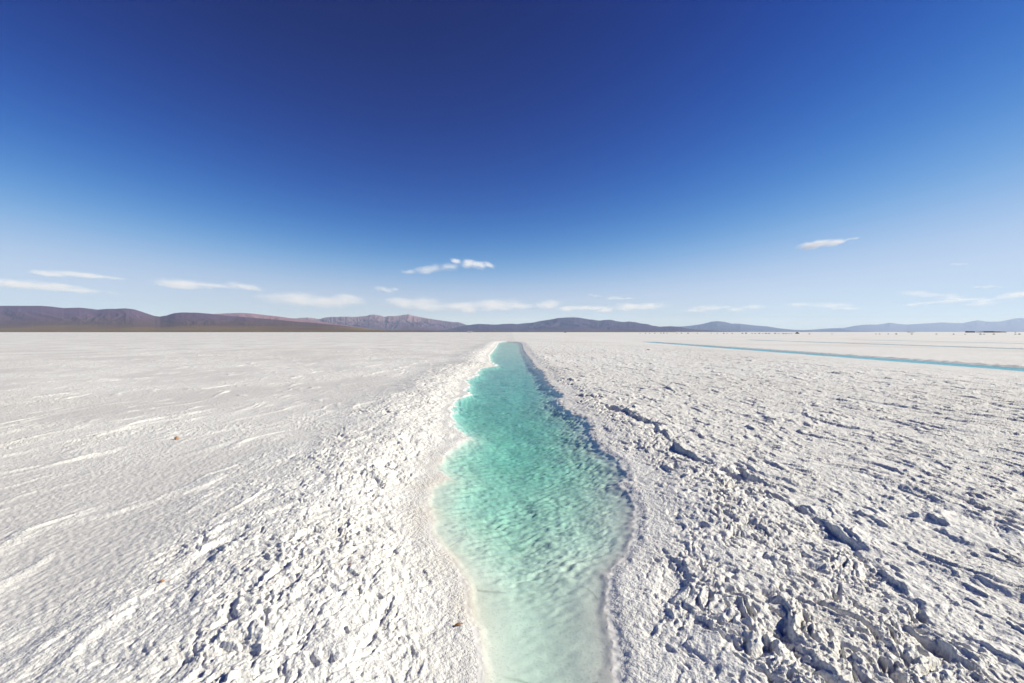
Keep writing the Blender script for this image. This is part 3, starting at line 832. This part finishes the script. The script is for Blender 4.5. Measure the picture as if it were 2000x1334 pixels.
# ------------------------------------------------------------------ small things lying on the crust
def pebble(px, py, size, mat, label, seed, flat=0.6, name='pebble', cat='pebble', stretch=1.0, rz=0.3, sink=0.25):
    x, y = unproj(px, py)
    for _ in range(4):
        z = ground_z(x, y); y = F * (H - z) / (py - HY); x = (px - 1000) / F * y
    import bmesh
    bm = bmesh.new(); bmesh.ops.create_icosphere(bm, subdivisions=3, radius=1)
    rr = random.Random(seed)
    ax = [(rr.uniform(-1, 1), rr.uniform(-1, 1), rr.uniform(-1, 1), rr.uniform(0.55, 0.9)) for _ in range(9)]
    for v in bm.verts:
        for (a, b_, c_, lim) in ax:                     # chip facets off
            l = math.sqrt(a * a + b_ * b_ + c_ * c_) + 1e-6
            d = (v.co.x * a + v.co.y * b_ + v.co.z * c_) / l
            if d > lim:
                v.co -= Vector((a, b_, c_)) / l * (d - lim) * 0.9
        v.co *= 1 + rr.uniform(-0.03, 0.03)
    me = bpy.data.meshes.new(name); bm.to_mesh(me); bm.free()
    me.materials.append(mat)
    o = bpy.data.objects.new(name, me); C.objects.link(o)
    o.scale = (size * stretch, size, size * flat)
    o.rotation_euler = (0.1, 0.1, rz)
    o.location = (x, y, z + size * flat * (0.9 - sink))
    tag(o, label, cat)
    return o
ORANGE = noise_col('rusty_stone', (0.36, 0.17, 0.08), (0.50, 0.30, 0.18), 2.5, 0.85, 5, 0.4, 0.1)
WHITE = noise_col('salt_block', (0.80, 0.79, 0.77), (0.86, 0.855, 0.85), 2, 0.8, 5, 0.5, 0.1)
pebble(345, 858, 0.028, ORANGE, 'orange brown stone alone on the grey plain at left', 3, 0.9)
pebble(317, 1136, 0.011, ORANGE, 'tiny rust coloured stone on the rough white crust at lower left', 5)
pebble(684, 1103, 0.010, ORANGE, 'tiny rust coloured stone on the left bank, nearer the pool', 8)
pebble(1267, 683.5, 0.17, WHITE, 'bright white salt block alone on the flat right of the pool', 11, 0.28, 'salt_block', 'salt block', 1.3)

# curled dry leaf beside the near end of the pool
lx_, ly_ = unproj(895, 1223)
for _ in range(4):
    z = ground_z(lx_, ly_); ly_ = F * (H - z) / (1223 - HY); lx_ = (895 - 1000) / F * ly_
lm, nt, b = new_mat('dry_leaf')
tc = nd(nt, 'ShaderNodeTexCoord'); sp = nd(nt, 'ShaderNodeSeparateXYZ'); nt.links.new(tc.outputs['Object'], sp.inputs[0])
mr = nd(nt, 'ShaderNodeMapRange'); nt.links.new(sp.outputs[0], mr.inputs[0]); mr.inputs[1].default_value = -0.024; mr.inputs[2].default_value = 0.024
r = nd(nt, 'ShaderNodeValToRGB'); nt.links.new(mr.outputs[0], r.inputs[0])
r.color_ramp.elements[0].position = 0.0; r.color_ramp.elements[0].color = (0.05, 0.03, 0.015, 1)
r.color_ramp.elements[1].position = 1.0; r.color_ramp.elements[1].color = (0.06, 0.025, 0.008, 1)
e = r.color_ramp.elements.new(0.3); e.color = (0.30, 0.13, 0.03, 1)
e = r.color_ramp.elements.new(0.7); e.color = (0.40, 0.17, 0.035, 1)
nt.links.new(r.outputs[0], b.inputs['Base Color']); b.inputs['Roughness'].default_value = 0.55
lv, lf = [], []
NU, NV = 22, 9
for side in (0, 1):
    for i in range(NU):
        u = i / (NU - 1)
        wdt = 0.0085 * math.sin(math.pi * min(1, u * 0.92 + 0.05)) ** 0.7
        for j in range(NV):
            a = (j / (NV - 1) - 0.5) * 2.6
            rad = wdt * 0.85
            lv.append(((u - 0.5) * 0.05, rad * math.sin(a) + 0.003 * math.sin(u * 5), rad * math.cos(a) * 0.8 + 0.006 * math.sin(u * math.pi) - 0.0007 * side))
n0 = NU * NV
for i in range(NU - 1):
    for j in range(NV - 1):
        a = i * NV + j
        lf.append((a, a + 1, a + NV + 1, a + NV)); lf.append((n0 + a, n0 + a + NV, n0 + a + NV + 1, n0 + a + 1))
leaf = raw_mesh('dry_leaf', lv, lf, lm, None, (lx_, ly_, z + 0.004), True)
leaf.rotation_euler = (0.1, -0.18, 0.45)
tag(leaf, 'small curled orange brown leaf lying on white crust by the pool', 'leaf')

# ------------------------------------------------------------------ haze
HX, HZ = 36500.0, 960.0
v, f = boxv(-HX, HX, -HX, HX, -3.5, HZ)
hz, nt, b = new_mat('haze')
nt.nodes.remove(b)
pv = nd(nt, 'ShaderNodeVolumePrincipled')
pv.inputs['Color'].default_value = (0.45, 0.64, 1.0, 1)
pv.inputs['Absorption Color'].default_value = (1, 1, 1, 1)
pv.inputs['Density'].default_value = 0.000030
nt.links.new(pv.outputs[0], nt.nodes['Material Output'].inputs['Volume'])
hobj = raw_mesh('haze', v, f, hz)
tag(hobj, kind='stuff')
